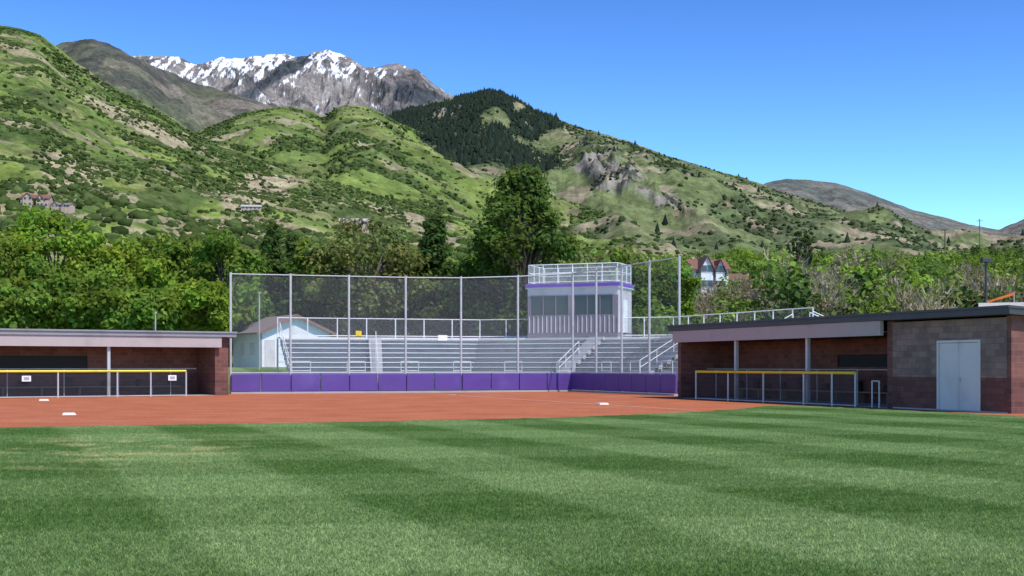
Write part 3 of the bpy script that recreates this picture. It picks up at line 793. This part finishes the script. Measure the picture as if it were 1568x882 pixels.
# ------------------------------------------------------------------ hills
def ell(px,py,cx,cy,rx,ry,sl=0):
    return 1-np.sqrt(((px-cx)/rx)**2+((py-cy-sl*(px-cx))/ry)**2)
def mixn(a,b,t):return a*(1-t[...,None])+np.array(b)*t[...,None]
def hill(name,crest,Dc,Db,zb,colf,mat_,nu=600,nv=220,amp=.03,L=.1,prof=1.2,seed=1,rough=.0035,wander=.12,crough=.0008,rockf=None):
    cp=np.array(crest,float)
    px=np.linspace(cp[0,0],cp[-1,0],nu);py=np.interp(px,cp[:,0],cp[:,1])
    k=np.ones(5)/5;pyp=np.pad(py,2,'edge');py=np.convolve(pyp,k,'valid')
    dc=Dc*(1+wander*(fbm(px/160,px*0+seed,3,seed)-.5)*2)
    tx=(px-784)/FOC;zc=EYE+(560-py)/FOC*dc
    v=np.concatenate([np.linspace(0,1,nv),np.linspace(1.02,1.5,24)])
    Vv,TX=np.meshgrid(v,tx,indexing='ij');DC=np.broadcast_to(dc,Vv.shape);ZC=np.broadcast_to(zc,Vv.shape)
    Y=Db+(DC-Db)*Vv;X=TX*Y
    f=np.where(Vv<=1,np.clip(Vv,0,1)**prof,1-(Vv-1)*1.3)
    Z=zb+(ZC-zb)*f
    env=np.clip(Vv*5,0,1)*ss(1.0,.62,Vv)
    n=ridged(X/(L*Dc)+3,Y/(L*Dc*2.0),6,seed)-.55
    Z=Z+n*amp*Dc*env*1.8
    Z=Z+(fbm(X/(Dc*.012),Y/(Dc*.012),5,seed+50,.6)-.5)*Dc*2*(rough*np.clip(Vv*5,0,1)*ss(1.0,.85,Vv)+crough)
    if rockf is not None:
        PX=784+FOC*X/Y;PY=560-FOC*(Z-EYE)/Y
        Z=Z+(ridged(X/30,Y/45,5,88)-.4)*34*ss(.0,.45,rockf(PX,PY))*env
    PX=784+FOC*X/Y;PY=560-FOC*(Z-EYE)/Y
    col=colf(X,Y,Z,np.clip(Vv,0,1),PX,PY,n)
    V=np.stack([X,Y,Z],-1).reshape(-1,3);w=X.shape[1];h=X.shape[0]
    I,J=np.meshgrid(np.arange(w-1),np.arange(h-1));b=(J*w+I).ravel()
    o=mesh_np(name,V,np.stack([b,b+1,b+w+1,b+w],1),[mat_],col=col.reshape(-1,3),smooth=True)
    return o,X,Y,Z,Vv,PX,PY
A3=lambda X,c:np.zeros(X.shape+(3,))+np.array(c)
def colA(X,Y,Z,v,px,py,n):
    c=mixn(A3(X,(.135,.182,.042)),(.10,.144,.036),ss(.4,.62,fbm(X/70,Y/90,4,21)))
    c=mixn(c,(.19,.198,.078),ss(.52,.68,fbm(X/35+9,Y/40,4,31))*.7)
    c=mixn(c,(.050,.078,.025),ss(.52,.59,fbm(X/26,Y/40,5,41))*.75)
    t=fbm(X/22,Y/26,5,51)-.5
    e=np.maximum.reduce([ell(px,py,235,198,105,16,.42)*1.3,ell(px,py,120,262,60,26,.25)*1.1,ell(px,py,400,290,62,28,-.2)*1.2,ell(px,py,600,325,90,9,.25)*.6,ell(px,py,200,335,150,8,.05)*.7])
    c=mixn(c,(.31,.255,.17),ss(.14,.30,e+t*1.4)*.85)
    return mixn(c,(.26,.215,.14),ss(.58,.66,fbm(X/40+50,Y/22,5,61)+.10*ss(.4,.1,v)-.02)*.8)
A,XA,YA,ZA,VA,PXA,PYA=hill('foothill',[(-420,30),(-150,25),(0,38),(30,43),(60,52),(85,70),(110,90),(160,125),(200,148),(250,172),(300,205),(335,222),(400,243),(480,262),(560,290),(640,312),(720,336),(800,362),(900,392),(1000,415)],1100,330,14,colA,M_hn,800,300,.020,.18,1.1,3,.0012)
def colB(X,Y,Z,v,px,py,n):
    c=mixn(A3(X,(.14,.188,.046)),(.10,.143,.038),ss(.4,.6,fbm(X/120,Y/140,4,22)))
    c=mixn(c,(.185,.20,.078),ss(.5,.7,fbm(X/60+9,Y/60,4,32))*.6)
    c=mixn(c,(.055,.082,.030),ss(.54,.61,fbm(X/45,Y/70,5,42)+.0)*.75)
    return mixn(c,(.25,.21,.14),ss(.63,.70,fbm(X/50,Y/50,5,52)+.1*ss(.3,.0,v))*.75)
B,XB,YB,ZB,VB,PXB,PYB=hill('green_hill',[(150,260),(250,222),(330,190),(380,170),(440,162),(480,170),(497,180),(515,165),(530,160),(552,161),(580,170),(610,188),(650,205),(700,236),(750,262),(800,284),(850,300),(950,322),(1040,345),(1090,366),(1150,392),(1250,410)],1900,700,45,colB,M_hm,800,260,.025,.15,1.1,13,.0014)
ROCK=lambda px,py:np.maximum.reduce([ell(px,py,935,262,62,38,.35),ell(px,py,1000,300,75,13,.35)*.8,ell(px,py,672,170,30,14,.3)*.6])
FOREST=lambda px,py:np.maximum.reduce([ell(px,py,635,178,85,30,.12),ell(px,py,700,185,45,20,.3)*.7,ell(px,py,765,212,92,27,-.42),ell(px,py,800,250,60,20,.2)*.7,ell(px,py,735,155,40,12,0)*.6])
def colC(X,Y,Z,v,px,py,n):
    c=mixn(A3(X,(.118,.145,.060)),(.145,.155,.078),ss(.42,.6,fbm(X/200,Y/200,4,23)))
    c=mixn(c,(.060,.082,.038),ss(.48,.56,fbm(X/80,Y/110,5,43))*.75)
    t=fbm(X/100,Y/150,6,53,.6)-.5
    c=mixn(c,(.020,.032,.026),ss(.08,.22,FOREST(px,py)+t*2.6)*.9)
    e=ROCK(px,py)
    r=ss(.15,.35,e+(fbm(X/35,Y/35,5,77)-.5)*2.6)
    c=mixn(c,(.21,.19,.165),r*.9);c=mixn(c,(.055,.055,.05),r*ss(.48,.58,fbm(X/14,Y/22,4,78)))
    return mixn(c,(.27,.225,.155),ss(.61,.69,fbm(X/60,Y/50,5,63)+.07*ss(.3,.0,v)+.05*ss(1050,1250,px)-.01)*.8)
Cc,XC,YC,ZC_,VC,PXC,PYC=hill('forested_mountain',[(480,240),(560,205),(600,176),(640,162),(690,150),(725,143),(745,137),(765,139),(787,149),(800,154),(815,168),(850,181),(900,198),(960,215),(1020,238),(1120,268),(1200,295),(1300,324),(1380,348),(1480,363),(1568,368),(1800,392)],3000,900,60,colC,M_hm,900,340,.026,.12,1.1,27,.0016,rockf=ROCK)
def colD(X,Y,Z,v,px,py,n):
    c=mixn(A3(X,(.155,.135,.11)),(.105,.108,.072),ss(.4,.6,fbm(X/200,Y/200,5,24)))
    c=mixn(c,(.05,.055,.05),ss(.5,.58,fbm(X/90,Y/150,5,44))*.7)
    return mixn(c,(.11,.14,.06),ss(.75,.35,v)*.7)
hill('brown_ridge',[(-400,110),(-100,90),(40,80),(75,72),(95,64),(140,59),(165,66),(180,75),(230,98),(300,128),(340,138),(380,150),(430,166),(520,200),(600,240)],3300,1500,80,colD,M_hm,600,240,.028,.10,1.0,37,.003,crough=.0016)
def colE(X,Y,Z,v,px,py,n):  # dark patches and snow tinted slightly blue, haze painted into the colour
    c=mixn(A3(X,(.25,.225,.205)),(.145,.13,.125),ss(.4,.6,fbm(X/160,Y/160,5,25)))
    e=np.maximum(ell(px,py,430,112,75,16,-.62),ell(px,py,640,150,60,22,.3)*.8)
    c=mixn(c,(.04,.05,.06),ss(.05,.3,e+(fbm(X/200,Y/200,5,45)-.5)*1.5)*.9)
    c=mixn(c,(.05,.06,.06),ss(.55,.61,fbm(X/90+5,Y/120,5,46))*.6)
    st=.5*fbm((px+py*.8)/6,py/14,5,66,.65)+.5*fbm((px-py*.7)/9,py/9,5,67,.65)
    bowl=ell(px,py,370,103,105,26,-.05)*.5+ell(px,py,240,88,50,14,0).clip(0)*.5
    sn=st+.16*np.clip(bowl,-.5,.6)+.07*ss(150,95,py)-.07*ss(575,600,px)-.17*ss(.05,.3,e)-.048-.27*(n-.05)
    return mixn(c,(.78,.80,.84),ss(.50,.535,sn))
hill('snowy_mountain',[(60,120),(120,108),(195,88),(215,84),(230,85),(262,86),(275,88),(300,99),(325,92),(350,89),(400,86),(415,82),(435,83),(455,88),(470,86),(485,80),(503,77),(520,82),(540,91),(560,104),(575,102),(590,98),(612,97),(640,108),(665,130),(700,152),(800,195)],6200,3300,250,colE,M_hf,1000,340,.030,.05,.95,47,.005,.05,crough=.0022)
def colF(X,Y,Z,v,px,py,n):
    c=mixn(A3(X,(.16,.15,.13)),(.12,.125,.10),ss(.4,.6,fbm(X/400,Y/400,5,26)))
    return mixn(c,(.08,.095,.085),ss(.5,.6,fbm(X/200,Y/300,5,46))*.7)
hill('distant_mountain',[(950,345),(1100,310),(1175,279),(1205,273),(1240,276),(1280,280),(1330,296),(1400,322),(1450,334),(1490,345),(1530,352),(1550,343),(1580,330),(1650,318),(1900,330)],7500,4200,150,colF,M_hf,500,160,.015,.07,1.0,57,.0015,.04)
ico=np.array([(0,0,1),(.894,0,.447),(.276,.851,.447),(-.724,.526,.447),(-.724,-.526,.447),(.276,-.851,.447),(.724,.526,-.447),(-.276,.851,-.447),(-.894,0,-.447),(-.276,-.851,-.447),(.724,-.526,-.447),(0,0,-1)])
icf=np.array([(0,1,2),(0,2,3),(0,3,4),(0,4,5),(0,5,1),(1,6,2),(2,7,3),(3,8,4),(4,9,5),(5,10,1),(6,7,2),(7,8,3),(8,9,4),(9,10,5),(10,6,1),(11,7,6),(11,8,7),(11,9,8),(11,10,9),(11,6,10)])
def scatter(name,X,Y,Z,Vv,num,r0,r1,dens,cols,seed,cone=False):
    rng=np.random.default_rng(seed)
    xf,yf,zf,vf=[a.ravel() for a in(X,Y,Z,Vv)]
    w=dens(xf,yf,zf,vf)*yf*(vf<.985);w=np.clip(w,0,None)+1e-12;w/=w.sum()
    idx=rng.choice(len(xf),num,p=w)
    c=np.stack([xf[idx],yf[idx],zf[idx]],1)
    sp=(Y.ravel()[idx])*.0015
    c[:,0]+=rng.normal(0,1,num)*sp
    r=rng.uniform(r0,r1,num)
    if cone:
        n=6;a=np.arange(n)*6.2832/n
        base=np.concatenate([np.stack([np.cos(a),np.sin(a),a*0],1),[[0,0,3.2]]])
        F=np.array([(i,(i+1)%n,n) for i in range(n)])
    else:base=ico*np.array([1,1,.8]);F=icf
    nb=len(base)
    V=c[:,None,:]+base[None]*r[:,None,None]*rng.uniform(.6,1.35,(num,nb,1) if not cone else (num,1,1))
    col=np.array(cols)[rng.integers(0,len(cols),num)]*rng.uniform(.7,1.3,(num,1))
    FF=(F[None]+(np.arange(num)*nb)[:,None,None]).reshape(-1,3)
    mesh_np(name,V.reshape(-1,3),FF,[M_leafd],col=np.repeat(col,nb,0))
sc=[(.06,.092,.025),(.075,.11,.032),(.045,.070,.022),(.095,.13,.042)]
scatter('hillside_shrubs',XA,YA,ZA,VA,24000,.6,1.9,lambda x,y,z,v:ss(.46,.6,fbm(x/30,y/45,4,41))*(1.0-.4*v)+.06,sc,8)
scatter('foothill_trees',XA,YA,ZA,VA,1300,1.8,3.6,lambda x,y,z,v:ss(.4,.0,v)*ss(.4,.6,fbm(x/50,y/50,3,91)),sc,9)
scatter('hill_shrubs',XB,YB,ZB,VB,18000,1.0,2.8,lambda x,y,z,v:ss(.48,.62,fbm(x/45,y/70,5,42))+.06,sc,10)
def dC(x,y,z,v):
    px=784+FOC*x/y;py=560-FOC*(z-EYE)/y
    t=fbm(x/100,y/150,6,53,.6)-.5
    return ss(.04,.22,FOREST(px,py)+t*2.6)+.003
scatter('conifer_forest',XC,YC,ZC_,VC,9000,1.6,3.6,dC,[(.020,.032,.024),(.027,.042,.028)],12,cone=True)
scatter('mountain_shrubs',XC,YC,ZC_,VC,15000,1.4,3.8,lambda x,y,z,v:ss(.46,.58,fbm(x/80,y/110,5,43))*.9+.04,[(.048,.07,.03),(.062,.086,.036)],13)
def slope_house(name,px,py,wpx,wall,roof,st,wing,rot=.1,w=14):
    k=np.argmin((PXA-px)**2+(PYA-py)**2+(VA>1)*1e9);x,y,z=XA.flat[k],YA.flat[k],ZA.flat[k]
    sc=wpx/FOC*y/w
    house(name,x,y,w,9,5.0 if st==2 else 2.6,7.2 if st==2 else 4.2,rot,wall,roof,st,wing,5,z=z+.1,sc=sc)
slope_house('brick_mansion',32,318,42,M_stucco,M_red,2,True)
slope_house('hillside_house',78,322,30,M_stucco,M_shingle,1,True,-.1)
slope_house('hillside_house',520,346,44,M_stucco,M_conc,1,True,.1)
slope_house('hillside_house',368,323,30,M_stucco,M_conc,1,False)

# ------------------------------------------------------------------ light, sky, camera
az=math.atan2(.62,-.62);el=math.radians(56)
w=bpy.data.worlds.new('World');scene.world=w;w.use_nodes=True
nt=w.node_tree;bg=nt.nodes['Background']
sky=nt.nodes.new('ShaderNodeTexSky');sky.sky_type='NISHITA';sky.sun_disc=False
sky.sun_elevation=el;sky.sun_rotation=az;sky.altitude=1500;sky.air_density=1.0;sky.dust_density=.3;sky.ozone_density=3.0
gm=nt.nodes.new('ShaderNodeGamma');gm.inputs[1].default_value=1.9;nt.links.new(sky.outputs[0],gm.inputs[0])
nt.links.new(mixc(nt,1.0,gm.outputs[0],(.37,.395,.385),'MULTIPLY'),bg.inputs[0]);bg.inputs[1].default_value=.14
L=bpy.data.lights.new('sun','SUN');L.energy=5.0;L.angle=math.radians(.5);L.color=(1,.955,.885)
so=bpy.data.objects.new('sun',L);link(so)
sd=Vector((math.sin(az)*math.cos(el),math.cos(az)*math.cos(el),math.sin(el)))
so.rotation_euler=sd.to_track_quat('Z','Y').to_euler()
cam=bpy.data.cameras.new('camera');cam.lens=45;cam.sensor_width=36;cam.shift_y=(560-441)/1568;cam.clip_end=30000;cam.clip_start=.1
co=bpy.data.objects.new('camera',cam);link(co);co.location=(0,0,EYE);co.rotation_euler=(math.radians(90),0,0)
scene.camera=co
scene.view_settings.view_transform='Standard';scene.view_settings.look='None';scene.view_settings.exposure=0
